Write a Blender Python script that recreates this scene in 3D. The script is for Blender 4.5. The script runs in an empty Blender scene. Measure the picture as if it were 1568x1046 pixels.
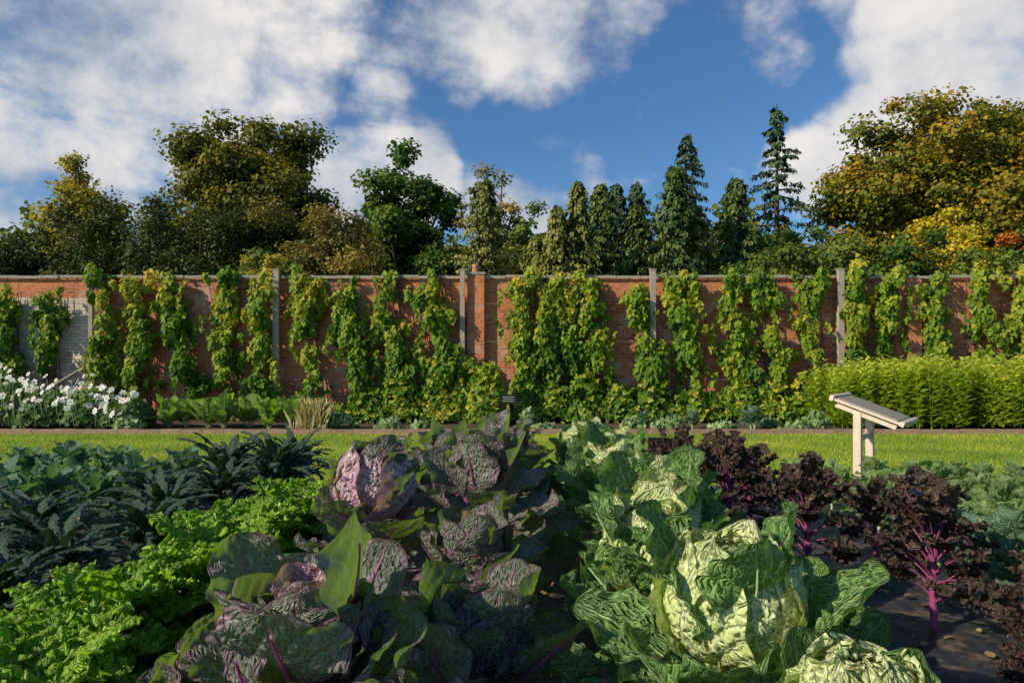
import bpy, math, numpy as np
from math import radians, pi
from mathutils import Vector
rng=np.random.default_rng(11)
scene=bpy.context.scene
U=lambda a,b,n=None: rng.uniform(a,b,n)

# ------------------------------------------------------------ mesh builder
class MB:
    def __init__(s): s.V=[];s.F=[];s.T=[];s.R=[];s.M=[];s.n=0
    def add(s,V,F,uv=None,rnd=0.5,m=0):
        V=np.asarray(V,float).reshape(-1,3);F=np.asarray(F,int).reshape(-1,4)
        s.V.append(V);s.F.append(F+s.n);s.n+=len(V)
        s.T.append(np.zeros((len(V),2)) if uv is None else np.asarray(uv,float).reshape(-1,2))
        s.R.append(np.full(len(V),rnd,float) if np.isscalar(rnd) else np.asarray(rnd,float))
        s.M.append(np.full(len(F),m,int))
    def mesh(s,name,mats,smooth=True):
        V=np.concatenate(s.V);F=np.concatenate(s.F);T=np.concatenate(s.T);R=np.concatenate(s.R);M=np.concatenate(s.M)
        me=bpy.data.meshes.new(name)
        me.vertices.add(len(V));me.vertices.foreach_set('co',V.astype('f4').ravel())
        me.loops.add(F.size);me.loops.foreach_set('vertex_index',F.astype('i4').ravel())
        me.polygons.add(len(F));me.polygons.foreach_set('loop_start',(np.arange(len(F))*4).astype('i4'))
        for m in mats: me.materials.append(m)
        me.polygons.foreach_set('material_index',M.astype('i4'))
        me.polygons.foreach_set('use_smooth',np.full(len(F),smooth))
        me.update(calc_edges=True)
        uv=me.uv_layers.new(name='UVMap');uv.data.foreach_set('uv',T[F.ravel()].astype('f4').ravel())
        a=me.attributes.new('rnd','FLOAT','POINT');a.data.foreach_set('value',R.astype('f4'))
        return me
    def obj(s,name,mats,smooth=True,parent=None,loc=(0,0,0)):
        return addobj(name,s.mesh(name,mats,smooth),parent,loc)
def addobj(name,me,parent=None,loc=(0,0,0),rz=0,sc=1):
    o=bpy.data.objects.new(name,me);scene.collection.objects.link(o)
    o.location=loc;o.rotation_euler=(0,0,rz);o.scale=(sc,sc,sc)
    if parent: o.parent=parent
    return o
def box(mb,c,h,m=0,rz=0,rnd=.5):
    v=np.array([[x,y,z] for x in(-1,1) for y in(-1,1) for z in(-1,1)],float)*np.array(h)
    if rz:
        cr,sr=math.cos(rz),math.sin(rz);v=v@np.array([[cr,-sr,0],[sr,cr,0],[0,0,1]]).T
    v=v+np.array(c)
    mb.add(v,[[0,1,3,2],[4,6,7,5],[0,4,5,1],[2,3,7,6],[0,2,6,4],[1,5,7,3]],rnd=rnd,m=m)
def tube(mb,P,rad,n=6,m=0,rnd=.5):
    P=np.asarray(P,float);k=len(P);rad=np.broadcast_to(rad,(k,))
    T=np.gradient(P,axis=0);T/=np.linalg.norm(T,axis=1,keepdims=True)+1e-9
    ref=np.array([0,0,1.]) if abs(T[:,2]).mean()<.8 else np.array([1.,0,0])
    A=np.cross(T,ref);A/=np.linalg.norm(A,axis=1,keepdims=True)+1e-9;Bv=np.cross(T,A)
    th=np.linspace(0,2*pi,n,endpoint=False)
    V=P[:,None,:]+rad[:,None,None]*(np.cos(th)[None,:,None]*A[:,None,:]+np.sin(th)[None,:,None]*Bv[:,None,:])
    i=np.arange(k-1)[:,None]*n;j=np.arange(n)[None,:];j2=(j+1)%n
    F=np.stack([i+j,i+j2,i+n+j2,i+n+j],-1).reshape(-1,4)
    mb.add(V.reshape(-1,3),F,rnd=rnd,m=m)
def nrm(a): return a/(np.linalg.norm(a,axis=-1,keepdims=True)+1e-9)
RH=(np.array([[0,0,0],[-.32,.45,.1],[0,1,-.05],[.32,.45,.1]]),np.array([[0,3,2,1]]))
VN=(np.array([[0,0,0],[-.45,.1,.08],[-.42,.6,.1],[0,1,-.1],[.42,.6,.1],[.45,.1,.08]]),np.array([[0,3,2,1],[0,5,4,3]]))
# lobed hop leaf
LB=(np.array([[0,0,0],[-.30,-.12,.03],[-.52,.28,.10],[-.22,.42,.03],[-.26,.74,.06],[0,1.05,-.12],[.26,.74,.06],[.22,.42,.03],[.52,.28,.10],[.30,-.12,.03]]),
    np.array([[0,3,2,1],[0,5,4,3],[0,7,6,5],[0,9,8,7]]))
def cards(mb,P,N,UP,size,tm=RH,rnd=.5,m=0,wid=1.):
    P=np.asarray(P);n=nrm(N);y=nrm(UP-(UP*n).sum(1,keepdims=True)*n);x=np.cross(y,n)
    tv,tf=tm;size=np.broadcast_to(size,(len(P),))[:,None,None]
    V=P[:,None,:]+size*(wid*tv[None,:,0:1]*x[:,None,:]+tv[None,:,1:2]*y[:,None,:]+tv[None,:,2:3]*n[:,None,:])
    F=(np.arange(len(P))[:,None,None]*len(tv)+tf[None]).reshape(-1,4)
    r=np.repeat(np.broadcast_to(rnd,(len(P),)),len(tv))
    mb.add(V.reshape(-1,3),F,rnd=r,m=m)

# ------------------------------------------------------------ materials
class NT:
    def __init__(s,name):
        s.m=bpy.data.materials.new(name);s.m.use_nodes=True;s.t=s.m.node_tree;s.t.nodes.clear()
        s.out=s.t.nodes.new('ShaderNodeOutputMaterial')
    def n(s,ty,**k):
        nd=s.t.nodes.new(ty)
        for a,b in k.items(): setattr(nd,a,b)
        return nd
    def set(s,inp,v):
        if isinstance(v,bpy.types.NodeSocket): s.t.links.new(v,inp)
        else: inp.default_value=v
    def math(s,op,a,b=0.,clamp=False):
        nd=s.t.nodes.new('ShaderNodeMath');nd.operation=op;nd.use_clamp=clamp
        s.set(nd.inputs[0],a);s.set(nd.inputs[1],b)
        return nd.outputs[0]
    def mr(s,v,a,b,c=0.,d=1.,smooth=True):
        nd=s.t.nodes.new('ShaderNodeMapRange');nd.interpolation_type='SMOOTHSTEP' if smooth else 'LINEAR'
        for i,x in enumerate((v,a,b,c,d)): s.set(nd.inputs[i],x)
        return nd.outputs[0]
    def mix(s,f,a,b,bt='MIX'):
        nd=s.t.nodes.new('ShaderNodeMix');nd.data_type='RGBA';nd.blend_type=bt
        s.set(nd.inputs[0],f);s.set(nd.inputs[6],c4(a));s.set(nd.inputs[7],c4(b));return nd.outputs[2]
    def ramp(s,f,cols):
        nd=s.t.nodes.new('ShaderNodeValToRGB');s.set(nd.inputs[0],f);e=nd.color_ramp.elements
        while len(e)<len(cols): e.new(.5)
        for i,c in enumerate(cols):
            p=i/(len(cols)-1)
            if len(c)==4: p,c=c[0],c[1:]
            e[i].position=p;e[i].color=(*c,1)
        return nd.outputs[0]
    def noise(s,scale,detail=4,rough=.55,vec=None):
        nd=s.t.nodes.new('ShaderNodeTexNoise');nd.inputs['Scale'].default_value=scale;nd.inputs['Detail'].default_value=detail;nd.inputs['Roughness'].default_value=rough
        s.t.links.new(vec if vec else s.obj(),nd.inputs['Vector']);return nd.outputs['Fac']
    def obj(s):
        if not hasattr(s,'_o'): s._o=s.t.nodes.new('ShaderNodeTexCoord')
        return s._o.outputs['Object']
    def fin(s,col,rough=.7,bump=None,bs=.4,bd=.01,trans=0,tcol=None,spec=.3):
        p=s.t.nodes.new('ShaderNodeBsdfPrincipled');s.set(p.inputs['Base Color'],c4(col));s.set(p.inputs['Roughness'],rough);p.inputs['Specular IOR Level'].default_value=spec
        if bump is not None:
            b=s.t.nodes.new('ShaderNodeBump');b.inputs['Strength'].default_value=bs;b.inputs['Distance'].default_value=bd
            s.t.links.new(bump,b.inputs['Height']);s.t.links.new(b.outputs[0],p.inputs['Normal'])
        o=p.outputs[0]
        if trans:
            t=s.t.nodes.new('ShaderNodeBsdfTranslucent');s.set(t.inputs[0],c4(tcol if tcol is not None else col))
            x=s.t.nodes.new('ShaderNodeMixShader');x.inputs[0].default_value=trans
            s.t.links.new(o,x.inputs[1]);s.t.links.new(t.outputs[0],x.inputs[2]);o=x.outputs[0]
        s.t.links.new(o,s.out.inputs[0]);return s.m
def c4(c):
    if isinstance(c,(tuple,list)) and len(c)==3: return (*c,1)
    return c
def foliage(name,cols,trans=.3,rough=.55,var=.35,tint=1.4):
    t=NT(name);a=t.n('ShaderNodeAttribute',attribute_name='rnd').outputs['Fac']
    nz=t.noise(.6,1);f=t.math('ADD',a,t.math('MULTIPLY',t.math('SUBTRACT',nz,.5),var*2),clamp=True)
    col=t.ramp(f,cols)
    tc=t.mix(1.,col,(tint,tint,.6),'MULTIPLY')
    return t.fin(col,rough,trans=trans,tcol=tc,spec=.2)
def bark(name,c1=(.05,.04,.03),c2=(.14,.11,.08)):
    t=NT(name);nz=t.noise(8,3);return t.fin(t.ramp(nz,[c1,c2]),.9,nz,.6,.02)
def brassica(name,dark,light,vein,nlat=9,slope=4,veinw=.8,edge=None,trans=.22,bd=.016,netsc=17,rough=.42,tcol=None):
    t=NT(name)
    uv=t.n('ShaderNodeUVMap').outputs[0];sp=t.n('ShaderNodeSeparateXYZ');t.t.links.new(uv,sp.inputs[0])
    s_,v_=sp.outputs[0],sp.outputs[1]
    a=t.math('MULTIPLY',t.math('ABSOLUTE',t.math('SUBTRACT',v_,.5)),2.)
    rn=t.n('ShaderNodeAttribute',attribute_name='rnd').outputs['Fac']
    nf=t.noise(16,4,.65)
    mid=t.mr(a,.015,.07,1,0)
    tt=t.math('ADD',t.math('SUBTRACT',t.math('MULTIPLY',s_,float(nlat)),t.math('MULTIPLY',t.math('POWER',a,.8),slope*.7)),t.math('MULTIPLY',nf,.9))
    lat=t.mr(t.math('PINGPONG',tt,.5),.0,.06,1,0)
    cu=t.n('ShaderNodeCombineXYZ')
    # wobble the net so the cells never line up
    t.t.links.new(t.math('ADD',s_,t.math('MULTIPLY',nf,.06)),cu.inputs[0]);t.t.links.new(v_,cu.inputs[1]);t.t.links.new(rn,cu.inputs[2])
    vo=t.n('ShaderNodeTexVoronoi',feature='DISTANCE_TO_EDGE');vo.inputs['Scale'].default_value=netsc;t.t.links.new(cu.outputs[0],vo.inputs['Vector'])
    net=t.mr(vo.outputs[0],0,.10,1,0)
    vn=t.math('MAXIMUM',t.math('MAXIMUM',mid,t.math('MULTIPLY',lat,.8)),t.math('MULTIPLY',net,.48))
    f=t.math('ADD',t.math('MULTIPLY',rn,.65),t.math('MULTIPLY',t.math('SUBTRACT',nf,.35),1.1),clamp=True)
    col=t.mix(f,dark,light)
    if edge: col=t.mix(t.mr(t.math('ADD',a,t.math('MULTIPLY',nf,.4)),.8,1.25,0,.75),col,edge)
    col=t.mix(t.math('MULTIPLY',vn,veinw),col,vein)
    h=t.math('ADD',t.math('SUBTRACT',t.mr(vo.outputs[0],0,.45),t.math('MULTIPLY',t.math('MAXIMUM',mid,lat),.9)),t.math('MULTIPLY',nf,.8))
    tc=t.mix(1.,col,(1.3,1.5,.5),'MULTIPLY') if tcol is None else tcol
    return t.fin(col,rough,h,1.,bd,trans,tc,.40)

M={}
M['sprout_in']=brassica('head_leaf',(.44,.55,.15),(.78,.80,.44),(.90,.89,.66),trans=.2,netsc=14,bd=.013)
M['sprout_out']=brassica('outer_leaf',(.05,.15,.035),(.22,.38,.09),(.54,.62,.32),veinw=.75)
M['sprout_rib']=NT('green_rib').fin((.42,.52,.26),.5)
M['purp_out']=brassica('purple_leaf',(.09,.15,.095),(.32,.38,.30),(.52,.15,.36),edge=(.25,.10,.22),veinw=.7,tcol=(.30,.48,.04,1),trans=.28)
M['purp_in']=brassica('purple_head_leaf',(.46,.27,.38),(.74,.62,.58),(.66,.32,.50),edge=(.56,.26,.45),veinw=.55)
M['purp_rib']=NT('magenta_rib').fin((.42,.08,.26),.42)
M['kale']=brassica('kale_leaf',(.15,.34,.02),(.48,.72,.07),(.5,.65,.2),veinw=.25,trans=.3,netsc=26)
M['kale_rib']=NT('kale_rib').fin((.35,.5,.18),.5)
M['cav']=brassica('black_kale_leaf',(.018,.055,.038),(.11,.195,.13),(.3,.42,.28),veinw=.4,trans=.1,netsc=30,bd=.014)
M['cav_rib']=NT('black_kale_rib').fin((.2,.3,.17),.5)
M['pk']=brassica('purple_kale_leaf',(.055,.032,.036),(.21,.19,.12),(.22,.07,.13),veinw=.25,trans=.2,netsc=26,tcol=(.26,.19,.04,1),edge=(.14,.06,.075))
M['pk_rib']=NT('purple_kale_rib').fin((.28,.06,.16),.45)
M['broc']=brassica('broccoli_leaf',(.07,.20,.11),(.27,.43,.26),(.5,.6,.42),veinw=.6,trans=.2)
M['broc2']=brassica('cauliflower_leaf',(.18,.35,.08),(.46,.6,.24),(.64,.7,.44),veinw=.6,trans=.25)

# ------------------------------------------------------------ brassica leaves
def leaf(mb,org,az,L,W,pet=.3,e0=60,e1=0,cup=.8,ruf=.02,rf=3,nu=26,nv=13,pw=1.2,bend=0,roll=0,blis=0,mat=0,rib=.008,ribm=1,shp=(1.05,.48),nl=8,rnd=None,frill=0,lob=.05):
    if rnd is None: rnd=U(0,1)
    s=np.linspace(0,1,nu);s=1-(1-s)**1.25
    e=np.radians(e0+(e1-e0)*s**pw);ds=np.diff(s,append=1)*L
    r=np.concatenate([[0],np.cumsum(np.cos(e)*ds)[:-1]]);z=np.concatenate([[0],np.cumsum(np.sin(e)*ds)[:-1]])
    t=np.clip((s-pet)/(1-pet),0,1);sh=np.sin(pi*np.clip(t,0,1)**shp[0]).clip(0)**shp[1]
    ph=U(0,6)
    sh=sh*(1+lob*np.sin(s*27+ph)+lob*.6*np.sin(s*51+ph*2))
    w=W/2*sh+.004;v=np.linspace(-1,1,nv);c=cup*(.3+.7*t)+1e-3
    lat=w[:,None]*np.sin(c[:,None]*v)/c[:,None];h=w[:,None]*(1-np.cos(c[:,None]*v))/c[:,None]
    av=np.abs(v)[None,:];sg=np.sign(v)[None,:];S=s[:,None]
    p1,p2,p3=U(0,6,3)
    h=h+ruf*sh[:,None]*av**2*(np.sin(2*pi*rf*S+p1+1.7*sg)+.6*np.sin(2*pi*rf*2.2*S+p2-sg))
    if blis: h=h+blis*sh[:,None]*(np.abs(np.sin(pi*(nl*S-3*av)+p3))-.5)*np.clip(av*6,0,1)+blis*.6*sh[:,None]*np.sin(50*S+p1)*np.sin(9*v[None,:]*W/.2+p2+20*S)
    du=0*lat
    if frill:
        A=frill*sh[:,None]*(.25+.75*av**1.3);vv=v[None,:]
        h=h+A*(np.sin(2*pi*7*S+p1+6*vv)+.7*np.sin(2*pi*14*S+p2-9*vv)+.45*np.sin(2*pi*21*S+13*vv+p3))
        lat=lat+A*.8*(np.cos(2*pi*11*S+p3+sg)+.5*np.sin(2*pi*19*S+8*vv))
        du=A*.9*np.sin(2*pi*13*S+p2+9*vv)
    cr,sr=math.cos(roll),math.sin(roll);lat,h=lat*cr-h*sr,lat*sr+h*cr
    lat=lat+bend*S**2*L
    rr=r[:,None]-np.sin(e)[:,None]*h+du*np.cos(e)[:,None];zz=z[:,None]+np.cos(e)[:,None]*h+du*np.sin(e)[:,None]
    ca,sa=math.cos(az),math.sin(az)
    V=np.stack([rr*ca-lat*sa,rr*sa+lat*ca,zz],-1)+np.array(org)
    i=np.arange(nu-1)[:,None]*nv;j=np.arange(nv-1)[None,:]
    F=np.stack([i+j,i+j+1,i+nv+j+1,i+nv+j],-1).reshape(-1,4)
    uv=np.stack([np.broadcast_to(S,lat.shape),np.broadcast_to((v*.5+.5)[None,:],lat.shape)],-1)
    mb.add(V.reshape(-1,3),F,uv,rnd,mat)
    if rib:
        st=max(1,nu//10);lc=bend*s**2*L
        off=rib*.6
        rc=r+np.sin(e)*off;zc=z-np.cos(e)*off
        P=np.stack([rc*ca-lc*sa,rc*sa+lc*ca,zc],-1)+np.array(org)
        k=int(nu*.85);tube(mb,P[:k:st],(rib*(1-.85*s**.8))[:k:st],6,ribm,rnd)
def headleaf(mb,c,Rr,phi0,hw,th0,th1,flare,mat,nu=22,nv=22,blis=.004,squash=.92,rnd=None):
    if rnd is None: rnd=U(.2,1)
    s=np.linspace(0,1,nu)[:,None];s=1-(1-s)**1.3;v=np.linspace(-1,1,nv)[None,:];p=U(0,6,3)
    W=np.sqrt(np.clip(1-np.abs((s-.42)/.585)**2.5,0,1))*(1+.03*np.sin(24*s+p[1]))
    th=np.radians(th0+(th1-th0)*s*(1-.06*v**2))
    ph=phi0+v*hw*W/np.maximum(np.sin(np.clip(th,.5,2.2)),.62)
    edge=np.maximum(np.abs(v)**6*W,s**8)
    R_=Rr*(1+flare*edge*(1+.3*np.sin(5*v+p[0]+7*s)))+blis*(np.abs(np.sin(pi*(7*s-3*np.abs(v))+p[1]))-.5)*2*np.clip(np.abs(v)*5,0,1)+blis*.8*np.sin(29*s+p[2]+3*v)*np.sin(12*v+p[0])
    V=np.stack([R_*np.sin(th)*np.cos(ph),R_*np.sin(th)*np.sin(ph),R_*np.cos(th)*squash],-1)+np.array(c)
    i=np.arange(nu-1)[:,None]*nv;j=np.arange(nv-1)[None,:]
    F=np.stack([i+j,i+j+1,i+nv+j+1,i+nv+j],-1).reshape(-1,4)
    uv=np.stack([s+0*v,v*.5+.5+0*s],-1)
    mb.add(V.reshape(-1,3),F,uv,rnd,mat)

def sprout(name,x,y,H,near,purple=False,head=.14,spread=1.,n=26):
    mb=MB()
    nu,nv=(48,23) if near else (24,12)
    bl=.0065 if near else .0045
    tube(mb,[[0,0,0],[.01,0,H*.5],[0,0,H-.06]],[.028,.025,.02],8,2)
    if head:
        for k in range(15):
            f=k/14
            headleaf(mb,(0,0,H-head*.9),head*(.78+.30*f),k*2.4+U(-.2,.2),radians(U(52,68)),165,-14+44*f+U(-5,5),.03+.16*f,1,nu=nu//2+10,nv=26 if near else 14,blis=.006 if near else .003,rnd=U(.6,1)-.35*f)
    else:
        for k in range(10):
            leaf(mb,(0,0,H-.22),k*2.4,U(.20,.30),U(.11,.17),.15,U(68,86),U(60,95),.6,.014,2,nu//2+6,nv//2+5,blis=.004,mat=1,rib=.005,ribm=2)
    nr=14
    for k in range(nr):
        leaf(mb,(0,0,H-.25-.06*(k/nr)),k*2.4+.5+U(-.2,.2),U(.28,.37)*spread,U(.22,.30)*spread,.22,U(38,60)-10*k/nr,U(80,110) if head else U(66,98),1.0,.014,2,nu,nv,pw=1.,blis=bl,nl=9,mat=1 if not purple and k<12 else 0,rib=.006,ribm=2,rnd=U(.2,1),roll=U(-.2,.2))
    for k in range(n):
        f=k/(n-1)
        z=H-.26-(H*.5)*f
        up=15 if purple else 8;g=1+.25*f
        leaf(mb,(0,0,z),k*2.4+U(-.25,.25),U(.34,.48)*spread*g,U(.21,.29)*spread*g,U(.30,.42),U(45,60)-25*f,U(50,88)+up-100*f+U(-18,18),U(.4,.95),U(.014,.032),U(2,3.4),nu,nv,blis=bl,nl=9,mat=0,rib=.009,ribm=2,rnd=U(.2,1)*(1-.5*f),bend=U(-.15,.15),roll=U(-.4,.4))
    mats=[M['purp_out'],M['purp_in'],M['purp_rib']] if purple else [M['sprout_out'],M['sprout_in'],M['sprout_rib']]
    return mb.obj(name,mats,loc=(x,y,0))

for i,(x,y,H,hd,sp) in enumerate([(.64,1.24,.95,.12,.7),(.57,1.76,1.02,.165,.98),(.50,2.4,.96,.15,.98),(.66,3.0,.94,.15,1.03),(.76,3.65,.92,.145,1.),(.60,4.3,.93,.15,1.05),(.76,5.0,.92,.14,1),(.58,5.7,.90,.14,1),(.74,6.4,.88,.14,1),(1.02,2.45,.72,.11,.85),(1.08,4.35,.74,.12,.9)]):
    sprout('brussels_sprout_plant',x,y,H,i<5,False,hd,sp,24)
for i,(x,y,H,hd,sp) in enumerate([(-.50,1.68,.92,0,1.03),(-.10,2.1,.74,0,.98),(-.95,2.2,.60,0,.85),(-.64,3.15,1.08,.175,.9),(-.18,3.0,.76,0,1.0),(-.16,4.0,1.0,0,1.08),(-.72,4.2,.80,0,1),(-.45,4.9,.90,0,1.05),(-.02,5.4,.93,.12,1),(-.6,6.1,.80,0,1.),(.0,6.5,.8,0,1)]):
    sprout('purple_sprout_plant',x,y,H,i<4,True,hd,sp,24)

def kale_mesh(purple):
    mb=MB();H=.46 if purple else .28
    tube(mb,[[0,0,0],[.01,.01,.2],[0,0,H]],[.02,.018,.012],8,1)
    n=30 if purple else 36
    for k in range(n):
        f=k/(n-1)
        if purple:
            leaf(mb,(0,0,H-.32*f),k*2.4+U(-.3,.3),U(.26,.44),U(.10,.16),.42,U(60,88)-36*f,U(20,75)-85*f,.5,0,3,66,15,mat=0,rib=.006,ribm=1,frill=.018,shp=(1.4,.6),rnd=U(.1,1)*(1-.3*f),bend=U(-.3,.3),lob=.22)
        else: leaf(mb,(0,0,H-.18*f),k*2.4+U(-.3,.3),U(.36,.5),U(.14,.19),.2,U(75,88)-35*f,U(0,20)-85*f,.3,0,3,80,19,mat=0,rib=.007,ribm=1,frill=.019,shp=(.9,.5),rnd=U(.3,1)*(1-.4*f),lob=.14)
    return mb.mesh('kale_mesh',[M['pk'],M['pk_rib']] if purple else [M['kale'],M['kale_rib']])
KG=[kale_mesh(False) for _ in range(3)];KP=[kale_mesh(True) for _ in range(3)]
for i,(x,y,s) in enumerate([(-1.3,1.7,.85),(-1.58,2.25,1.),(-1.73,2.85,1.08),(-1.55,3.4,1.12),(-1.62,4.0,1.1),(-1.45,4.6,1.1),(-1.7,5.3,.95),(-2.0,2.3,.85)]):
    addobj('curly_kale_plant',KG[i%3],loc=(x,y,0),rz=U(0,6),sc=s)
for i,(x,y,s) in enumerate([(2.32,3.75,1.1),(1.98,4.6,1.08),(1.72,5.4,1.08),(2.1,6.0,.98),(1.7,6.5,1.02),(2.2,2.8,.66),(2.85,3.45,.82),(2.65,5.0,.78),(1.7,7.2,.95)]):
    addobj('purple_kale_plant',KP[i%3],loc=(x,y,0),rz=U(0,6),sc=s)
def cav_mesh():
    mb=MB();tube(mb,[[0,0,0],[0,0,.2]],[.02,.02],8,1)
    for k in range(46):
        f=k/45
        leaf(mb,(0,0,.25-.15*f),k*2.4+U(-.3,.3),U(.45,.62),U(.055,.085),.22,U(80,90)-25*f,U(0,20)-75*f,-.9,.006,4,48,9,mat=0,rib=.005,ribm=1,blis=.007,nl=14,shp=(.8,.4),rnd=U(.1,1),pw=1.6,bend=U(-.15,.15),lob=.12)
    return mb.mesh('cav_mesh',[M['cav'],M['cav_rib']])
CV=[cav_mesh() for _ in range(3)];i=0
for x,y,s in [(-2.45,2.7,.85),(-2.5,3.3,.88),(-2.6,3.9,.92),(-2.4,4.5,.92),(-2.6,5.1,.92),(-3.15,3.2,.9),(-3.2,3.9,.9),(-3.2,4.6,.92),(-2.45,5.8,1.0),(-2.25,6.5,1.2),(-2.75,6.6,1.15),(-2.3,7.2,1.1),(-3.9,4.1,.9),(-3.9,4.8,.88),(-2.1,3.0,.6),(-3.0,5.7,.92)]:
    addobj('black_kale_plant',CV[i%3],loc=(x,y,0),rz=U(0,6),sc=s);i+=1
def broc_mesh(mt):
    mb=MB();tube(mb,[[0,0,0],[0,0,.25]],[.02,.02],8,1)
    for k in range(26):
        f=k/25
        leaf(mb,(0,0,.3-.2*f),k*2.4+U(-.3,.3),U(.30,.42),U(.15,.22),.35,U(70,85)-35*f,U(30,80)-80*f,U(.5,.9),.02,2.5,20,11,mat=0,rib=.007,ribm=1,blis=.004,shp=(1.,.5),rnd=U(.1,1),bend=U(-.15,.15),roll=U(-.4,.4))
    return mb.mesh('broc_mesh',[mt,M['sprout_rib']])
BR=[broc_mesh(M['broc']) for _ in range(3)];BC=[broc_mesh(M['broc2']) for _ in range(3)]
i=0
for X in (-3.55,-4.1,-4.7,-5.3,-5.9,-6.5):
    for Y in np.arange(4.9,7.7,.5):
        if X<-5 and Y<6 or (X>-4 and Y<5.6): continue
        addobj('broccoli_plant',BR[i%3],loc=(X+U(-.08,.08),Y+U(-.08,.08),0),rz=U(0,6),sc=U(.78,1.0));i+=1
for X in (3.1,3.55,4.05,4.55,5.05,5.6,6.1,6.6):
    for Y in np.arange(4.0,7.7,.46):
        if Y<X*.95: continue
        addobj('cauliflower_plant',(BR if X<3.4 and Y<6 else BC)[i%3],loc=(X+U(-.08,.08),Y+U(-.08,.08),0),rz=U(0,6),sc=U(.52,.7) if Y>5 else U(.7,.85));i+=1
for x,y,s in((3.0,3.9,.85),(2.75,3.0,.6)): addobj('broccoli_plant',BR[1],loc=(x,y,0),rz=U(0,6),sc=s)

# ------------------------------------------------------------ ground
def sheet(name,x0,x1,y0,y1,z,mat,nx=2,ny=2,amp=0):
    mb=MB();xs=np.linspace(x0,x1,nx);ys=np.linspace(y0,y1,ny);g=np.stack(np.meshgrid(xs,ys),-1).reshape(-1,2)
    i=np.arange(ny-1)[:,None]*nx;j=np.arange(nx-1)[None,:]
    zz=np.full(len(g),z)
    if amp: zz=zz+amp*(1+np.sin(g[:,0]*9+1.3*np.sin(g[:,1]*2.1))*.5+.5*np.sin(g[:,1]*7+2*np.sin(g[:,0]*3)))
    mb.add(np.c_[g,zz],np.stack([i+j,i+j+1,i+nx+j+1,i+nx+j],-1).reshape(-1,4));return mb.obj(name,[mat])
t=NT('meadow');nz=t.noise(.3,5);M['meadow']=t.fin(t.ramp(nz,[(.05,.08,.02),(.1,.14,.03)]),.9)
t=NT('soil');nz=t.noise(9,6,.7);M['soil']=t.fin(t.ramp(nz,[(.04,.027,.018),(.17,.115,.075)]),.95,nz,1,.05)
t=NT('weed_fabric');nz=t.noise(3,4);w=t.n('ShaderNodeTexWave');w.inputs['Scale'].default_value=3;w.inputs['Distortion'].default_value=2
t.t.links.new(t.obj(),w.inputs['Vector'])
dirt=t.mr(t.noise(4.2,7,.75),.50,.58,0,.8)
M['fabric']=t.fin(t.mix(dirt,t.ramp(nz,[(.016,.018,.024),(.055,.06,.075)]),(.17,.12,.085)),.45,t.math('ADD',t.math('MULTIPLY',w.outputs['Fac'],.3),t.noise(14,6,.7)),.8,.03)
sheet('ground',-400,400,-200,600,0,M['meadow'])
sheet('vegetable_bed',-14,14,-3,8.0,.004,M['fabric'],240,120,.008)
t=NT('lawn');nz=t.noise(1.2,4,.6);nf=t.noise(40,3);M['lawn']=t.fin(t.ramp(t.math('ADD',t.math('MULTIPLY',nz,.5),t.math('MULTIPLY',nf,.5)),[(.3,.10,.18,.02),(.7,.32,.40,.05)]),.9,nf,.8,.02)
sheet('lawn',-20,20,8.0,13.5,.008,M['lawn'])
sheet('border_soil',-20,20,13.58,16.32,.012,M['soil'])
n=90000;P=np.c_[U(-13.5,13.5,n),7.95+5.5*U(0,1,n)**1.15,np.full(n,.006)]
mb=MB();G=(np.array([[-.14,0,0],[.14,0,0],[.05,1,.25],[-.05,1,.25]]),np.array([[0,1,2,3]]))
az=U(0,2*pi,n);cl=.5+.25*np.sin(P[:,0]*1.7+np.sin(P[:,1]*2.3))+.25*np.sin(P[:,1]*3.1+P[:,0]*.6)
cards(mb,P,np.c_[np.cos(az),np.sin(az),U(-.2,.6,n)],np.c_[U(-.5,.5,n),U(-.5,.5,n),np.ones(n)],U(.02,.05,n),G,(.5*U(0,1,n)+.5*cl))
M['grass']=foliage('grass_blade',[(.11,.20,.02),(.31,.40,.03),(.58,.56,.08)],.35,var=.5)
mb.obj('lawn_grass',[M['grass']])
t=NT('edging');nz=t.noise(7,5);M['edging']=t.fin(t.ramp(nz,[(.18,.10,.07),(.48,.32,.23)]),.85,nz,.5,.01)
mb=MB();x=-20
while x<20:
    w=.42+U(-.02,.02);box(mb,(x+w/2,13.54,.05+U(-.008,.008)),(w/2-.004,.04,.05),rnd=U(0,1));x+=w
mb.obj('border_edging',[M['edging']],smooth=False)
n=2200;P=np.c_[U(-6,6,n),U(1,8,n),np.full(n,.03)]
mb=MB();cards(mb,P,np.c_[U(-.5,.5,n),U(-.5,.5,n),np.ones(n)],np.c_[U(-1,1,n),U(-1,1,n),np.zeros(n)],U(.015,.055,n),VN,U(0,1,n))
mb.obj('fallen_leaves',[foliage('dry_leaf',[(.14,.08,.04),(.45,.3,.1),(.25,.24,.07)],.1)])

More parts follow.
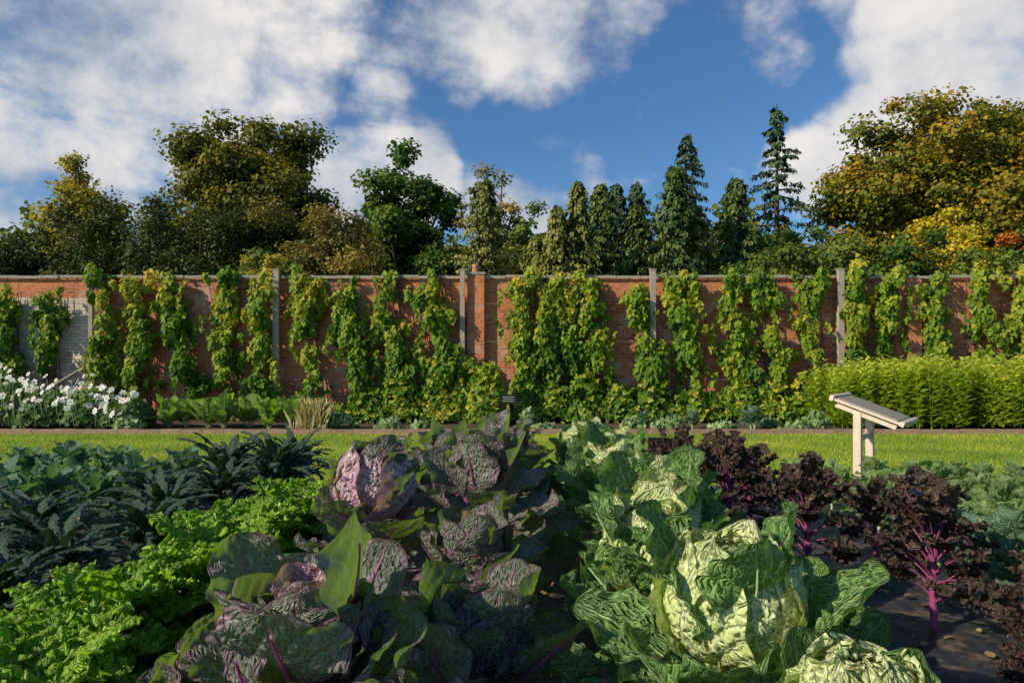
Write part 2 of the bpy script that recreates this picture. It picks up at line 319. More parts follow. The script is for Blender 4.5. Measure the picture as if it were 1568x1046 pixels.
# ------------------------------------------------------------ wall
t=NT('old_brick')
sp=t.n('ShaderNodeSeparateXYZ');t.t.links.new(t.obj(),sp.inputs[0])
cb=t.n('ShaderNodeCombineXYZ');t.t.links.new(t.math('ADD',sp.outputs[0],sp.outputs[1]),cb.inputs[0]);t.t.links.new(sp.outputs[2],cb.inputs[1])
def brick(c1,c2,mo,ms=.009):
    b=t.n('ShaderNodeTexBrick');t.t.links.new(cb.outputs[0],b.inputs['Vector'])
    b.inputs['Scale'].default_value=1;b.inputs['Brick Width'].default_value=.235;b.inputs['Row Height'].default_value=.078;b.inputs['Mortar Size'].default_value=ms;b.inputs['Mortar Smooth'].default_value=.3;b.inputs['Bias'].default_value=0
    b.inputs['Color1'].default_value=c4(c1);b.inputs['Color2'].default_value=c4(c2);b.inputs['Mortar'].default_value=c4(mo);return b
b1=brick((.64,.17,.06),(.30,.065,.035),(.52,.37,.28));b2=brick((.84,.74,.64),(.64,.50,.41),(.58,.50,.43),.010)
n1=t.noise(1.1,5,.65);n2=t.noise(9,4,.7)
col=t.mix(t.mr(n1,.42,.6,0,.6),b1.outputs['Color'],(.74,.28,.12),'MIX')
col=t.mix(t.mr(n2,.50,.72,0,.7),col,(.14,.055,.04))
col=t.mix(t.mr(t.noise(2.3,5,.7),.52,.64,0,.55),col,(.62,.48,.39))
mask=t.math('MULTIPLY',t.mr(t.math('ADD',sp.outputs[0],t.math('MULTIPLY',n1,.15)),-9.85,-9.8,1,0),t.math('MULTIPLY',t.mr(t.math('ADD',sp.outputs[2],t.math('MULTIPLY',n2,.3)),3.05,3.12,1,0),t.mr(t.math('ADD',sp.outputs[2],t.math('MULTIPLY',n1,.8)),1.2,1.8,.35,1)))
pale=t.mix(t.mr(n2,.5,.62,0,.5),b2.outputs['Color'],(.55,.3,.21))
col=t.mix(mask,col,pale)
M['brick']=t.fin(col,.9,t.math('ADD',t.math('MULTIPLY',t.math('SUBTRACT',1.,b1.outputs['Fac']),.8),t.math('MULTIPLY',n2,.9)),.9,.02)
t=NT('coping');nz=t.noise(5,5,.7);M['cop']=t.fin(t.ramp(nz,[(.15,.12,.09),(.40,.35,.28),(.25,.25,.13)]),.95,nz,.8,.03)
t=NT('weathered_wood');wv=t.n('ShaderNodeMapping');wv.inputs['Scale'].default_value=(12,12,.8);t.t.links.new(t.obj(),wv.inputs[0]);gr=t.noise(4,4,.7,wv.outputs[0]);M['post']=t.fin(t.ramp(gr,[(.24,.19,.15),(.54,.46,.37)]),.85,gr,.5,.01)
t=NT('terracotta');M['terra']=t.fin(t.ramp(t.noise(9,4),[(.4,.14,.07),(.6,.24,.12)]),.8)
wall=bpy.data.objects.new('brick_garden_wall',None);scene.collection.objects.link(wall)
mb=MB();box(mb,(0,16.5,1.7),(24,.17,1.71));mb.obj('wall_body',[M['brick']],False,wall)
mb=MB();x=-24
while x<24:
    w=.5+U(-.05,.08);box(mb,(x+w/2,16.49+U(-.012,.012),3.445+U(-.014,.016)),(w/2-.004,.225,.033));x+=w
mb.obj('coping_stones',[M['cop']],False,wall)
mb=MB();x=-24
while x<24:
    box(mb,(x+.11,16.48+U(-.008,.008),3.395),(.105,.2,.015),rnd=U(0,1));x+=.235
mb.obj('brick_course',[M['brick']],False,wall)
mb=MB();box(mb,(-.86,16.27,1.74),(.2,.1,1.75));box(mb,(9.56,16.27,1.70),(.16,.08,1.70));mb.obj('wall_piers',[M['brick']],False,wall)
mb=MB();box(mb,(-.86,16.3,3.52),(.22,.15,.025));box(mb,(9.56,16.3,3.43),(.18,.13,.025));mb.obj('pier_caps',[M['cop']],False,wall)
mb=MB();zz=np.array([3.54,3.57,3.69,3.74,3.74,3.70]);tube(mb,np.c_[np.full(6,-.87),np.full(6,16.3),zz],[.085,.085,.07,.085,.06,.055],14);mb.obj('chimney_pot',[M['terra']],True,wall)
for X,w in((-9.92,.045),(-5.56,.07),(-1.17,.055),(3.32,.065),(7.75,.07)):
    mb=MB();box(mb,(0,0,1.8),(w,.05,1.78));box(mb,(0,0,3.595),(w+.012,.062,.015));
    for z in(.8,1.9,3.0): box(mb,(0,-.053,z),(w*.5,.004,.02))
    mb.obj('wall_post',[M['post']],False,loc=(X,16.1,0))
mb=MB();tube(mb,[[-10.7,15.6,.75],[-10.0,16.15,1.35]],[.035,.035],8);tube(mb,[[-10.72,15.6,0],[-10.7,15.6,.8]],[.04,.04],8);mb.obj('timber_brace',[M['post']])
mb=MB()
for z in(1.0,1.9,2.8): tube(mb,[[-20,16.2,z],[20,16.2,z]],[.004,.004],4)
mb.obj('training_wires',[M['post']])

# ------------------------------------------------------------ climbing vines
M['vine']=foliage('vine_leaf',[(.025,.065,.01),(.09,.19,.018),(.26,.34,.03),(.56,.43,.055)],.32,var=.4)
M['vstem']=bark('vine_stem')
VL=[(-12.5,-12.3,.35,3.1,.2),(-11.85,-11.75,.3,3.15,1.0),(-10.9,-10.85,.33,3.15,1.25),(-9.65,-9.65,.36,3.5,.4),(-8.9,-8.8,.42,3.4,.5),(-8.1,-7.6,.42,3.35,.4),(-6.95,-6.5,.42,3.5,.4),(-6.05,-5.75,.38,3.45,.3),(-5.0,-4.7,.42,3.5,.3),(-4.05,-3.5,.5,3.45,.1),(-2.95,-2.6,.62,3.55,.1),(-1.95,-1.5,.5,3.5,.1),(-.75,-.6,.5,1.45,.1),(.7,.85,1.0,3.5,.2),(1.95,2.0,.42,3.5,.1),(3.05,3.3,.42,3.15,.1),(4.1,4.15,.45,3.5,.1),(5.2,5.3,.43,3.5,.15),(5.95,6.4,.42,3.5,.1),(6.95,7.3,.42,3.6,.2),(8.15,8.25,.38,3.7,.3),(8.95,8.9,.36,3.55,.3),(9.85,10.0,.4,3.35,.2),(11.0,11.0,.36,3.5,.2),(12.0,12.0,.6,3.6,.2),(13.2,13.2,.5,3.5,.2),(-13.8,-13.6,.4,3.2,.2)]
for (xt,xb,hw,zt,zb) in VL:
    mb=MB();area=2*hw*(zt-zb);nc=int(area*(20 if hw>.9 else 12))+6;k1,k2,k3=U(0,6,3)
    f=U(0,1,nc)**.9;cz=zb+(zt-zb)*f
    prof=.55+.20*np.sin(cz*U(1.5,3.2)+k1)+.16*np.sin(cz*U(4,6.5)+k2)+.35*np.clip(.5-f,0,1)
    if hw>.9: prof=prof*.2+.8
    cu=U(-1,1,nc)
    cxl=xb+(xt-xb)*f+(.12 if hw<.9 else .03)*np.sin(cz*U(1.,2.)+k3)
    cx=cxl+cu*hw*prof*.9
    st=U(0,1,nc)<.12;cx=np.where(st,cx+np.sign(cu)*hw*(.5 if hw<.9 else .12),cx)
    cr=np.where(st,U(.05,.10,nc),U(.07,.21,nc));cy=16.24-U(.03,.36,nc)*(1+.5*(1-f))*(1-.5*cu**2)
    per=(40*(cr/.16)**2).astype(int)+8
    ii=np.repeat(np.arange(nc),per);n=len(ii)
    d=nrm(rng.normal(0,1,(n,3)))*U(.2,1.1,n)[:,None]**.6
    P=np.c_[cx[ii]+d[:,0]*cr[ii],np.minimum(cy[ii]+d[:,1]*cr[ii]*.7,16.29),cz[ii]+d[:,2]*cr[ii]*1.6]
    # trailing shoots hanging free
    nsh=int(10*hw/.4);sx=[]
    for q in range(nsh):
        z0=zb+(zt-zb)*U(.15,1.0);ln=U(.25,.9);m_=int(ln*34);zz=z0-ln*np.linspace(0,1,m_);x0=xb+(xt-xb)*(z0-zb)/(zt-zb)+U(-1.15,1.15)*hw
        y0=16.24-U(.05,.35);sx.append(np.c_[x0+.07*np.sin(zz*5+q)+rng.normal(0,.03,m_),np.full(m_,y0)+rng.normal(0,.02,m_),zz])
    SP=np.concatenate(sx);ns=len(SP);P=np.concatenate([P,SP]);d=np.concatenate([d,rng.normal(0,.5,(ns,3))]);nn_=n+ns
    N=np.c_[d[:,0]*.8+rng.normal(0,.4,nn_),-.9+rng.normal(0,.35,nn_),.35+d[:,2]*.4+rng.normal(0,.4,nn_)]
    UP=np.c_[rng.normal(0,.5,nn_),rng.normal(-.2,.2,nn_),-np.ones(nn_)]
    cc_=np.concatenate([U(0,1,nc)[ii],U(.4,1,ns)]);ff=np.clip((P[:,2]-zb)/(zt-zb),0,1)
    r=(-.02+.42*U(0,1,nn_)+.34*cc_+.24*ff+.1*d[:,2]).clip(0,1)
    cards(mb,P,N,UP,U(.065,.145,nn_),LB,r)
    for q in range(int(10*hw/.4)):
        a=U(-.6,.6)*hw;zz=np.linspace(0,zt-.1,8);ff=np.clip((zz-zb)/(zt-zb),0,1)
        tube(mb,np.c_[xb+(xt-xb)*ff+a+.06*np.sin(zz*3+q),16.27-.04*U(1,2,8),zz],.009,4,1)
    mb.obj('climbing_hop_vine',[M['vine'],M['vstem']])
def mound(mb,xc,yc,rx,ry,h,n,size,tm=VN,upright=.5,rb=0.,m=0,wid=1.):
    a=U(0,2*pi,n);q=np.sqrt(U(0,1,n));x=q*np.cos(a);y=q*np.sin(a);top=h*np.sqrt(1-q**2*.9)
    z=top*(1-.75*U(0,1,n)**2)
    P=np.c_[xc+rx*x,yc+ry*y,z];N=np.c_[x*1.2+rng.normal(0,.5,n),y*1.2-.3+rng.normal(0,.5,n),.6+rng.normal(0,.4,n)]
    UP=np.c_[x+rng.normal(0,.5,n),y+rng.normal(0,.5,n),np.full(n,upright)]
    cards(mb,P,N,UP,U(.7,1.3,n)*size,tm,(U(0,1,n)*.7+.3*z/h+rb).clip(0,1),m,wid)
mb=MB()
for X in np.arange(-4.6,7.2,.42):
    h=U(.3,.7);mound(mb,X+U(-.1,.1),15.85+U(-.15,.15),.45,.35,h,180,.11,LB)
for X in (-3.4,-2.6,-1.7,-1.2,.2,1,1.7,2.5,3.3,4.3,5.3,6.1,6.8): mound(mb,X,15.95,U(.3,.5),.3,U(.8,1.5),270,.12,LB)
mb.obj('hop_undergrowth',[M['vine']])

# ------------------------------------------------------------ border plants
M['hedge']=foliage('artichoke_leaf',[(.12,.22,.02),(.38,.48,.045),(.72,.74,.16)],.4,var=.15)
mb=MB()
for q in range(560):
    X=U(6.65,14);Y=U(13.9,15.4);h=U(1.15,1.55)+.06*math.sin(X*3)
    if X<7.3: h*=.8+.2*(X-6.65)/.65
    nn=34;z=np.linspace(.1,h,nn)+U(-.02,.02,nn);a=np.arange(nn)*2.4+U(0,6)
    P=np.c_[X+.02*np.cos(a)+.08*(z/h)*U(-1,1),Y+.02*np.sin(a),z]
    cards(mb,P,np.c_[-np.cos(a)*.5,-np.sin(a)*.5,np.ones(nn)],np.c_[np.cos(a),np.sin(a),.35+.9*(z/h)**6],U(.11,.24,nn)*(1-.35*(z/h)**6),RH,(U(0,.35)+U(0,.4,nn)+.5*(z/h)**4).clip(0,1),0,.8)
    if q%4==0: tube(mb,[[X,Y,0],[P[-1,0],Y,h*.95]],[.008,.004],4)
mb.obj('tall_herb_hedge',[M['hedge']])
M['bush']=foliage('flower_foliage',[(.04,.09,.02),(.12,.2,.05),(.24,.32,.08)],.25)
t=NT('petal');M['petal']=t.fin((.9,.88,.84),.6,trans=.25)
M['yel']=NT('flower_eye').fin((.55,.42,.06),.7)
ang=np.arange(6)*pi/3;pv=[];pf=[]
for k,a in enumerate(ang):
    b=len(pv);ca,sa=math.cos(a),math.sin(a)
    for(r_,w_,h_) in((.12,0,0),(.6,.3,.08),(1,0,.0),(.6,-.3,.08)): pv.append([r_*ca-w_*sa,r_*sa+w_*ca,h_])
    pf.append([b,b+1,b+2,b+3])
PET=(np.array(pv)*.5,np.array(pf));EYE=(np.array([[-.08,-.08,.03],[.08,-.08,.03],[.08,.08,.03],[-.08,.08,.03]]),np.array([[0,1,2,3]]))
for xc,w,h in((-12.6,.9,1.3),(-11.7,.8,1.15),(-10.8,.8,1.25),(-9.9,.8,1.0),(-9.0,.7,1.05),(-8.2,.6,.8)):
    mb=MB();mound(mb,xc,14.6,w*.8,.6,h*.78,1300,.10)
    n=int(66*w/.8);a=U(0,2*pi,n);q=np.sqrt(U(0,1,n));
    P=np.c_[xc+w*.85*q*np.cos(a),14.45+.65*q*np.sin(a),h*(.30+.8*np.sqrt(1-q**2*.8)*U(.3,1.05,n))]
    N=np.c_[rng.normal(-.3,.5,n),-1+rng.normal(0,.5,n),.7+rng.normal(0,.5,n)];UP=np.c_[U(-1,1,n),np.zeros(n),U(-1,1,n)]
    cards(mb,P,N,UP,U(.10,.18,n),PET,.5,1);cards(mb,P+nrm(N)*.006,N,UP,.12,EYE,.5,2)
    for p in P: tube(mb,[[p[0]+U(-.1,.1),p[1]+.1,.1],[p[0],p[1]+.03,p[2]]],.005,4,3)
    mb.obj('white_flower_bush',[M['bush'],M['petal'],M['yel'],M['sprout_rib']])
M['rhu']=brassica('rhubarb_leaf',(.16,.30,.03),(.36,.52,.09),(.46,.54,.2),trans=.3)
for X in (-7.5,-7.0,-6.5,-6.0,-5.55,-5.1,-4.7):
    mb=MB()
    for k in range(16): leaf(mb,(0,0,0),k*2.4,U(.4,.85),U(.24,.36),.3,U(45,88),U(10,80),.6,.03,2,18,9,mat=0,rib=.01)
    mb.obj('rhubarb_plant',[M['rhu'],M['sprout_rib']],loc=(X+U(-.15,.15),14.6+U(-.25,.25),0))
mb=MB();n=900;a=U(0,2*pi,n)
BL=(np.array([[-.01,0,0],[.01,0,0],[.016,.55,.10],[0,1,.38]]),np.array([[0,1,2,3]]))
P=np.c_[-4.1+rng.normal(0,.13,n),14.2+rng.normal(0,.1,n),np.zeros(n)];q=U(0,1,n)**1.5
cards(mb,P,np.c_[np.cos(a),np.sin(a),.3-.5*q],np.c_[.75*np.cos(a)*q,.75*np.sin(a)*q,np.ones(n)],U(.2,.68,n),BL,U(0,1,n),0,1.)
mb.obj('straw_grass_tuft',[foliage('straw',[(.26,.28,.08),(.5,.42,.18),(.66,.56,.34)],.2)])
M['herb']=foliage('herb_leaf',[(.07,.13,.04),(.19,.29,.10),(.38,.44,.24)],.2,var=.25)
for X in (-3.4,-2.6,-1.7,.3,.7,2.4,3.1,3.3,4.3,5.4,5.75,6.2,-8.0,):
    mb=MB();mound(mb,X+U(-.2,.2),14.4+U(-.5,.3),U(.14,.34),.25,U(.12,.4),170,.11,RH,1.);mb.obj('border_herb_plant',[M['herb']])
for X in (2.7,4.9,5.1,3.8): addobj('border_cabbage_plant',BR[int(X*3)%3],loc=(X,14.2+U(-.2,.2),0),rz=U(0,6),sc=U(.6,.85))
mb=MB();mound(mb,-.55,15.2,.42,.35,1.35,750,.12,LB,rb=.1);mb.obj('border_shrub',[M['vine']])

# ------------------------------------------------------------ signs and lectern
t=NT('pale_timber');mp=t.n('ShaderNodeMapping');mp.inputs['Scale'].default_value=(14,14,1);t.t.links.new(t.obj(),mp.inputs[0]);gr=t.noise(3,5,.6,mp.outputs[0]);M['timber']=t.fin(t.ramp(gr,[(.48,.36,.27),(.80,.70,.60)]),.65,gr,.5,.008)
t=NT('panel');M['panel']=t.fin(t.ramp(t.noise(6,4),[(.30,.27,.2),(.42,.36,.3)]),.35)
lect=bpy.data.objects.new('wooden_lectern_sign',None);scene.collection.objects.link(lect);lect.location=(4.5,8.6,0);lect.rotation_euler=(0,0,radians(50))
def part(name,c,h,rx=0,mat='timber'):
    mb=MB();box(mb,(0,0,0),h);o=mb.obj(name,[M[mat]],False,lect,c);o.rotation_euler=(rx,0,0)
    bv=o.modifiers.new('b','BEVEL');bv.width=.006;bv.segments=2
sl=radians(20)
for nm,x in(('leg_1',-.31),('leg_2',.31)): part(nm,(x,.06,.42),(.045,.045,.42))
part('crossbar',(0,.06,.52),(.264,.03,.035))
for nm,x in(('arm_1',-.31),('arm_2',.31)): part(nm,(x,-.03,.80),(.03,.36,.03),sl)
part('board',(0,-.05,.86),(.40,.42,.016),sl)
part('frame_top',(0,.335,1.01),(.42,.025,.035),sl);part('frame_bottom',(0,-.44,.725),(.42,.025,.03),sl)
part('panel',(0,-.05,.885),(.36,.36,.006),sl,'panel')
M['black']=NT('black_slate').fin((.015,.015,.018),.5);M['stake']=bark('stake',(.25,.16,.09),(.4,.28,.17))
sg=bpy.data.objects.new('plant_label_sign',None);scene.collection.objects.link(sg);sg.location=(-.08,13.2,0)
mb=MB();box(mb,(0,0,.34),(.025,.015,.34));mb.obj('stake',[M['stake']],False,sg)
mb=MB();box(mb,(0,-.03,.72),(.17,.012,.085));o=mb.obj('label',[M['black']],False,sg);
M['ltext']=NT('chalk').fin((.55,.55,.52),.8)
mb=MB()
for z in(.76,.72,.68): box(mb,(U(-.02,.02),-.044,z),(U(.08,.13),.0015,.004))
mb.obj('lettering',[M['ltext']],False,sg)
sg=bpy.data.objects.new('slate_label_sign',None);scene.collection.objects.link(sg);sg.location=(1.68,7.9,0)
mb=MB();box(mb,(0,0,.22),(.02,.012,.22));mb.obj('stake',[M['stake']],False,sg)
mb=MB();box(mb,(0,-.03,.47),(.11,.012,.12));mb.obj('label',[M['black']],False,sg)

# ------------------------------------------------------------ trees
M['bark']=bark('tree_bark')
def pal(name,*c,trans=.28): return foliage(name,list(c),trans,var=.28)
F_oak=pal('oak_leaf',(.04,.055,.01),(.14,.15,.02),(.40,.31,.035))
F_beech=pal('beech_leaf',(.045,.07,.01),(.13,.16,.018),(.34,.25,.025),(.62,.27,.03))
F_yel=pal('yellow_leaf',(.2,.22,.02),(.6,.46,.03),(.8,.55,.05))
F_yew=pal('yew_leaf',(.016,.03,.008),(.055,.078,.015),(.16,.17,.035),trans=.12)
F_brown=pal('autumn_leaf',(.08,.085,.02),(.25,.21,.05),(.54,.35,.10))
F_green=pal('green_leaf',(.026,.058,.012),(.08,.14,.02),(.23,.29,.045))
F_mid=pal('mid_leaf',(.055,.085,.02),(.16,.21,.035),(.38,.38,.08))
F_gold=pal('gold_leaf',(.12,.12,.02),(.42,.36,.05),(.62,.47,.08))
F_con=pal('conifer_leaf',(.016,.04,.014),(.065,.115,.028),(.2,.24,.06),trans=.12)
F_cyp=pal('cypress_leaf',(.035,.06,.015),(.13,.165,.035),(.33,.29,.075),trans=.14)
F_blue=pal('spruce_leaf',(.014,.036,.022),(.05,.09,.046),(.14,.19,.10),trans=.1)
F_red=pal('red_leaf',(.16,.08,.02),(.5,.15,.03),(.6,.28,.05))
def broad(name,X,Y,top,rx,zlow,fol,nc=60,nl=260,size=.22,ry=None,limbs=22,cr=.24,vert=.72,tm=VN):
    mb=MB();ry=ry or rx;zc=(top+zlow)/2;rz=(top-zlow)/2
    d=nrm(rng.normal(0,1,(nc,3)));q=U(.25,.88,nc)[:,None]
    lob=1+.09*np.sin(3*np.arctan2(d[:,1],d[:,0])+X)[:,None]+.07*np.sin(5*d[:,2:3]*3+X)
    C=np.array([X,Y,zc])+d*q*lob*np.array([rx,ry,rz]);cl=U(0,1,nc)
    th=max(zlow*.75,1.2);tr=.035*top
    tube(mb,[[X,Y,-.1],[X+.05,Y,th*.5],[X,Y,th],[X+.1,Y,zc+rz*.3]],[tr*1.2,tr*.85,tr*.7,tr*.25],10,1)
    for k in range(min(limbs,nc)):
        c=C[k];s=np.array([X,Y,U(th*.8,zc)]);s[2]=min(s[2],c[2]+.5);m_=(s+c)/2+rng.normal(0,.3,3)*rx*.12
        tube(mb,[s,m_,c],[tr*.4,tr*.22,tr*.06],6,1)
    for k in range(nc):
        R_=rx*cr*U(.5,1.4);n=int(nl*(R_/(rx*cr))**2)
        dd=nrm(rng.normal(0,1,(n,3)));rad=R_*(U(.3,1.15,n)+.16*np.sin(9*dd[:,0]+k)*np.sin(8*dd[:,2]+k))[:,None]*np.array([1.15,1.15,vert])
        P=C[k]+dd*rad;o=nrm(P-np.array([X,Y,zc-rz*.3]))
        N=dd*.7+o*.3+rng.normal(0,.5,(n,3))+np.array([0,0,.35])
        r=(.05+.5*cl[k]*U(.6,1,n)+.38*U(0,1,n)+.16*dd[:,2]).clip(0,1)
        cards(mb,P,N,rng.normal(0,1,(n,3)),size*U(.5,1.2,n),tm,r)
    return mb.obj(name,[fol,M['bark']])
def conif(name,X,Y,H,R_,fol,nb=170,npb=34,droop=.25,size=.3,zlow=.05,pw=.85,hang=.6,irr=.4):
    mb=MB();tube(mb,[[X,Y,-.1],[X,Y,H*.5],[X,Y,H*.99]],[.018*H,.011*H,.01],8,1)
    for k in range(nb):
        f=zlow+(1-zlow)*(k/nb)**.95;L=R_*(1-f)**pw*U(1-irr*1.3,1+irr*.7)+.12;a=k*2.4+U(-.4,.4);z0=H*f
        q=U(.12,1,npb)**.8;ca,sa=math.cos(a),math.sin(a)
        zz=z0-droop*L*q**1.5+L*.12*q+rng.normal(0,.06,npb);wd=rng.normal(0,.16,npb)*L*(1.1-q)*1.2+rng.normal(0,.07,npb)
        P=np.c_[X+ca*L*q-sa*wd,Y+sa*L*q+ca*wd,zz]
        if k%2==0: tube(mb,[[X,Y,z0],[X+ca*L*.5,Y+sa*L*.5,z0-droop*L*.3+L*.06],[X+ca*L*.95,Y+sa*L*.95,z0-droop*L*.9+L*.1]],[.004*H,.003*H,.008],4,1)
        N=np.c_[ca+rng.normal(0,.4,npb),sa+rng.normal(0,.4,npb),.6+rng.normal(0,.3,npb)]
        UP=np.c_[ca*(1-hang)+rng.normal(0,.3,npb),sa*(1-hang)+rng.normal(0,.3,npb),-hang+rng.normal(0,.2,npb)]
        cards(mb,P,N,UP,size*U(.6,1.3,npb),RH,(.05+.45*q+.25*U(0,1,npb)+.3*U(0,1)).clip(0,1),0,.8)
    tipn=14;zz=U(.93,1.0,tipn)*H;a=U(0,6,tipn);cards(mb,np.c_[X+0*zz,Y+0*zz,zz],np.c_[np.cos(a),np.sin(a),0*a],np.c_[.3*np.cos(a),.3*np.sin(a),1+0*a],size*.6,RH,.5)
    return mb.obj(name,[fol,M['bark']])
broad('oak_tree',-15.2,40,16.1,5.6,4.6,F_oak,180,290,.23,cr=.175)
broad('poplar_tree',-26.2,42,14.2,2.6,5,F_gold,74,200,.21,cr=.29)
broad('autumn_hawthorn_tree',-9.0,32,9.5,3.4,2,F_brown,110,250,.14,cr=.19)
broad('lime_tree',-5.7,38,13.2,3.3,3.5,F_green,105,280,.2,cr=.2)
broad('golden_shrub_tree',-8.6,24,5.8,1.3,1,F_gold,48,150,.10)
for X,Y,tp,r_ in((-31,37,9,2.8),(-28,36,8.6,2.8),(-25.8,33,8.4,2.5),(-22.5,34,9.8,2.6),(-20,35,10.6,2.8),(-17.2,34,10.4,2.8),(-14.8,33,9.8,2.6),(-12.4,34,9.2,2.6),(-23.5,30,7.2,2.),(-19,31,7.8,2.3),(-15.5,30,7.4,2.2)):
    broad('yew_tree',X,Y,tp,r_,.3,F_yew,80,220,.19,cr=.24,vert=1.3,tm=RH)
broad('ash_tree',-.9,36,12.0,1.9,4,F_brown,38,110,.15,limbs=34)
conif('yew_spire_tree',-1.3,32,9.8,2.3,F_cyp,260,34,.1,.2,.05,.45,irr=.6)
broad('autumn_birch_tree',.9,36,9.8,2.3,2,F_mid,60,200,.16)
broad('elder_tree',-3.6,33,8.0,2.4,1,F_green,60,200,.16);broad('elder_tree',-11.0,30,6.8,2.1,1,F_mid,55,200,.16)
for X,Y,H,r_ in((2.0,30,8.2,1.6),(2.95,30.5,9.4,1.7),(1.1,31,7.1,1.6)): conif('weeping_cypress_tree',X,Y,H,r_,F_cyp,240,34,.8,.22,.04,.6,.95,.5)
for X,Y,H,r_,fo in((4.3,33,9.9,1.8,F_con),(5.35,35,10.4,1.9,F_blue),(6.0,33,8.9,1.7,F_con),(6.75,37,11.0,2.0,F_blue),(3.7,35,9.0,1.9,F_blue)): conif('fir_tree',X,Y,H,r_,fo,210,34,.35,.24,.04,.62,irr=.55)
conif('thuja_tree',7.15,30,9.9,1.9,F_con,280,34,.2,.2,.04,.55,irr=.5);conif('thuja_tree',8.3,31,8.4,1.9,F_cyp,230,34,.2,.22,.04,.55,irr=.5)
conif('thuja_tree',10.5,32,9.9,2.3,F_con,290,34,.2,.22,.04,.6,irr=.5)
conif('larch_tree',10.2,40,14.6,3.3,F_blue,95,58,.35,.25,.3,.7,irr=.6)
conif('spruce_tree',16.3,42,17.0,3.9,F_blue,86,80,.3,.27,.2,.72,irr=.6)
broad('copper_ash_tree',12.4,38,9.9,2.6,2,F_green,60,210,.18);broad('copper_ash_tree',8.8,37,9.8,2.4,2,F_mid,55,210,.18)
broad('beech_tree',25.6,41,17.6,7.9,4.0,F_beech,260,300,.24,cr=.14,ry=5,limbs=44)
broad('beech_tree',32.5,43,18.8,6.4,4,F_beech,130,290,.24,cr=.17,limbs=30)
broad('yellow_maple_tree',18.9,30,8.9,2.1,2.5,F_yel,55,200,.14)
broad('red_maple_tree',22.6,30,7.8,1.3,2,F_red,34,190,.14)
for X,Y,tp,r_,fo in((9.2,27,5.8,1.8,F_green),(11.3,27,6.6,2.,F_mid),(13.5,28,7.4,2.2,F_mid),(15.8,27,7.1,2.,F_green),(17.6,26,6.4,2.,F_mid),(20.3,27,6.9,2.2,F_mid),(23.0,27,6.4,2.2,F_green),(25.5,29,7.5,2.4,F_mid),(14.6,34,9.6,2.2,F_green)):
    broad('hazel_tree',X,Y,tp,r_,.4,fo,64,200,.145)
mb=MB()
n=52000;X=U(-50,56,n);h=9.6+1.2*np.sin(X*.5)+.9*np.sin(X*1.3+1)+.7*np.sin(X*3.1)+.35*np.sin(X*7.7);z=h*U(.1,1,n)**.7
P=np.c_[X+.5*np.sin(z*3),48+2.4*U(-1,1,n)*np.sqrt(1.02-(z/h)**2).clip(.1,1)+.7*np.sin(X*2)*np.sin(z*1.7),z]
cards(mb,P,rng.normal(0,.6,(n,3))+np.array([0,-.8,.6]),rng.normal(0,1,(n,3)),U(.25,.5,n),VN,(U(0,.7,n)+.3*np.sin(X*1.9)*np.sin(z*2.1)+.1).clip(0,1))
mb.obj('distant_tree_belt',[F_mid])

# ------------------------------------------------------------ sky
SE,SR=30,243
w=bpy.data.worlds.new('World');scene.world=w;w.use_nodes=True;nt=w.node_tree;nt.nodes.clear()
T=NT.__new__(NT);T.t=nt
out=nt.nodes.new('ShaderNodeOutputWorld');bg=nt.nodes.new('ShaderNodeBackground');nt.links.new(bg.outputs[0],out.inputs[0]);bg.inputs[1].default_value=.105
sky=nt.nodes.new('ShaderNodeTexSky');sky.sky_type='NISHITA';sky.sun_disc=False;sky.sun_elevation=radians(SE);sky.sun_rotation=radians(SR);sky.air_density=1.0;sky.dust_density=.8;sky.ozone_density=2.0
tc=nt.nodes.new('ShaderNodeTexCoord');D=tc.outputs['Generated']
def vm(op,a,b):
    nd=nt.nodes.new('ShaderNodeVectorMath');nd.operation=op;T.set(nd.inputs[0],a);T.set(nd.inputs[1],b);return nd
wn=nt.nodes.new('ShaderNodeTexNoise');wn.inputs['Scale'].default_value=4;wn.inputs['Detail'].default_value=4;nt.links.new(D,wn.inputs['Vector'])
warp=vm('MULTIPLY',vm('SUBTRACT',wn.outputs['Color'],(.5,.5,.5)).outputs[0],(.28,.28,.28)).outputs[0]
WD=vm('NORMALIZE',vm('ADD',D,warp).outputs[0],(0,0,0)).outputs[0]
blobs=[(-31,20,11,.55),(-35,12,8,.58),(-23,16,8,.55),(-28,25,10,.6),(-16,24,7,.6),(-14,14,5.5,.75),(-10,18,4.5,.55),(-7,13.5,4.5,.75),(-1,11,4,.7),(4,9.5,3.5,.65),(2,27,8,.6),(-5.7,26,6,.5),(8,27,5,.55),(33,21,6.5,.9),(28,17.5,4,.8),(37,19,7,.8),(25.5,14.5,4,.85),(21,24,3.5,.35),(31,27,6,.5),(-3,20,2.5,.35),(5,15,2.5,.3)]
acc=None
for az_,el,r_,am in blobs:
    a,e=radians(az_),radians(el);c=(math.sin(a)*math.cos(e),math.cos(a)*math.cos(e),math.sin(e))
    dd=vm('DOT_PRODUCT',WD,c).outputs['Value'];v=T.mr(dd,math.cos(radians(r_*1.25)),math.cos(radians(r_*.35)),0,am)
    acc=v if acc is None else T.math('MAXIMUM',acc,v)
sx=nt.nodes.new('ShaderNodeSeparateXYZ');nt.links.new(D,sx.inputs[0])
zz=T.math('ADD',T.math('MAXIMUM',sx.outputs[2],0.),.16)
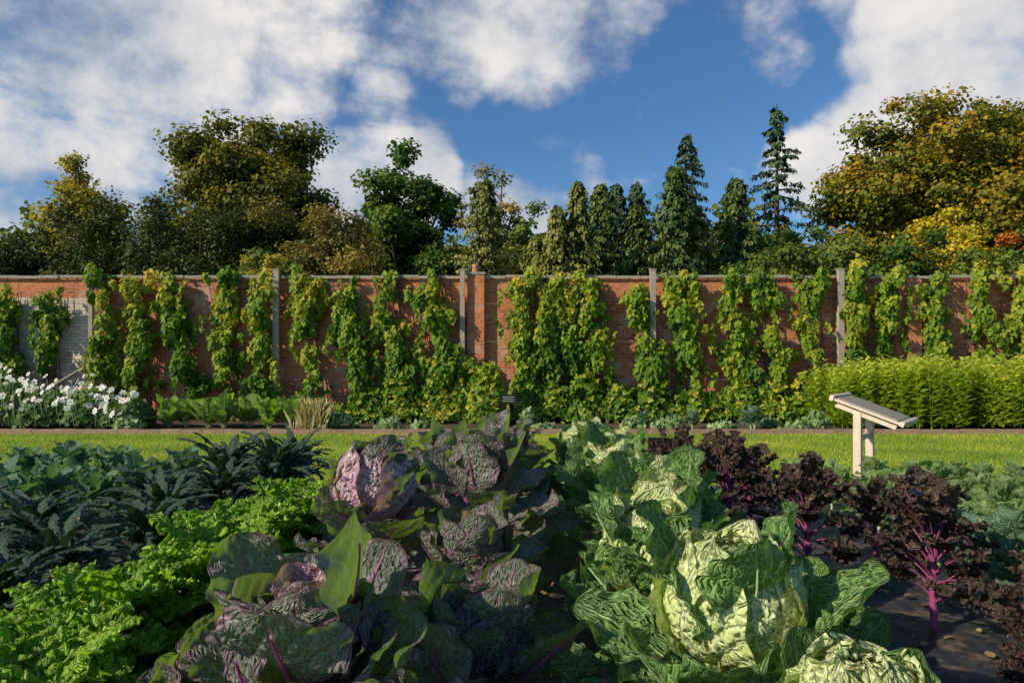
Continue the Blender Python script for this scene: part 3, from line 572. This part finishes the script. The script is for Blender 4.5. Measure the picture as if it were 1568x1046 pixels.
cx=nt.nodes.new('ShaderNodeCombineXYZ');nt.links.new(T.math('DIVIDE',sx.outputs[0],zz),cx.inputs[0]);nt.links.new(T.math('DIVIDE',sx.outputs[1],zz),cx.inputs[1])
def wnoise(sc,det,rg,vec,dist=0):
    nd=nt.nodes.new('ShaderNodeTexNoise');nd.inputs['Scale'].default_value=sc;nd.inputs['Detail'].default_value=det;nd.inputs['Roughness'].default_value=rg;nd.inputs['Distortion'].default_value=dist;nt.links.new(vec,nd.inputs['Vector']);return nd.outputs['Fac']
n1=wnoise(2.4,7,.6,cx.outputs[0],.3);n2=wnoise(7,7,.62,D)
dens=T.math('ADD',T.math('ADD',acc,T.math('MULTIPLY',T.math('SUBTRACT',n1,.5),1.4)),T.math('MULTIPLY',T.math('SUBTRACT',n2,.5),1.3))
mask=T.mr(dens,.14,.78)
shade=T.mr(T.math('ADD',T.math('MULTIPLY',wnoise(2.2,3,.6,D),.6),T.math('MULTIPLY',n2,.4)),.38,.62)
cc=T.mix(shade,(4.3,4.7,5.4),(8.6,8.2,7.8))
skc=T.mix(1.,sky.outputs[0],(.56,.85,1.10),'MULTIPLY')
nt.links.new(T.mix(T.math('MULTIPLY',mask,.96),skc,cc),bg.inputs[0])
sd=bpy.data.lights.new('sun','SUN');sd.energy=5.0;sd.angle=radians(.55);sd.color=(1,.89,.66)
so=bpy.data.objects.new('sun',sd);scene.collection.objects.link(so)
a,e=radians(SR),radians(SE);S=Vector((math.sin(a)*math.cos(e),math.cos(a)*math.cos(e),math.sin(e)))
so.rotation_euler=S.to_track_quat('Z','Y').to_euler();so.location=(0,-5,20)
# ------------------------------------------------------------ camera
cd=bpy.data.cameras.new('camera');cd.lens=24;cd.sensor_width=36;cd.shift_y=.0166;cd.clip_end=2000;cd.clip_start=.05
co=bpy.data.objects.new('camera',cd);scene.collection.objects.link(co);co.location=(0,0,1.5);co.rotation_euler=(radians(90),0,0);scene.camera=co
scene.view_settings.view_transform='Standard';scene.view_settings.look='None';scene.view_settings.exposure=0
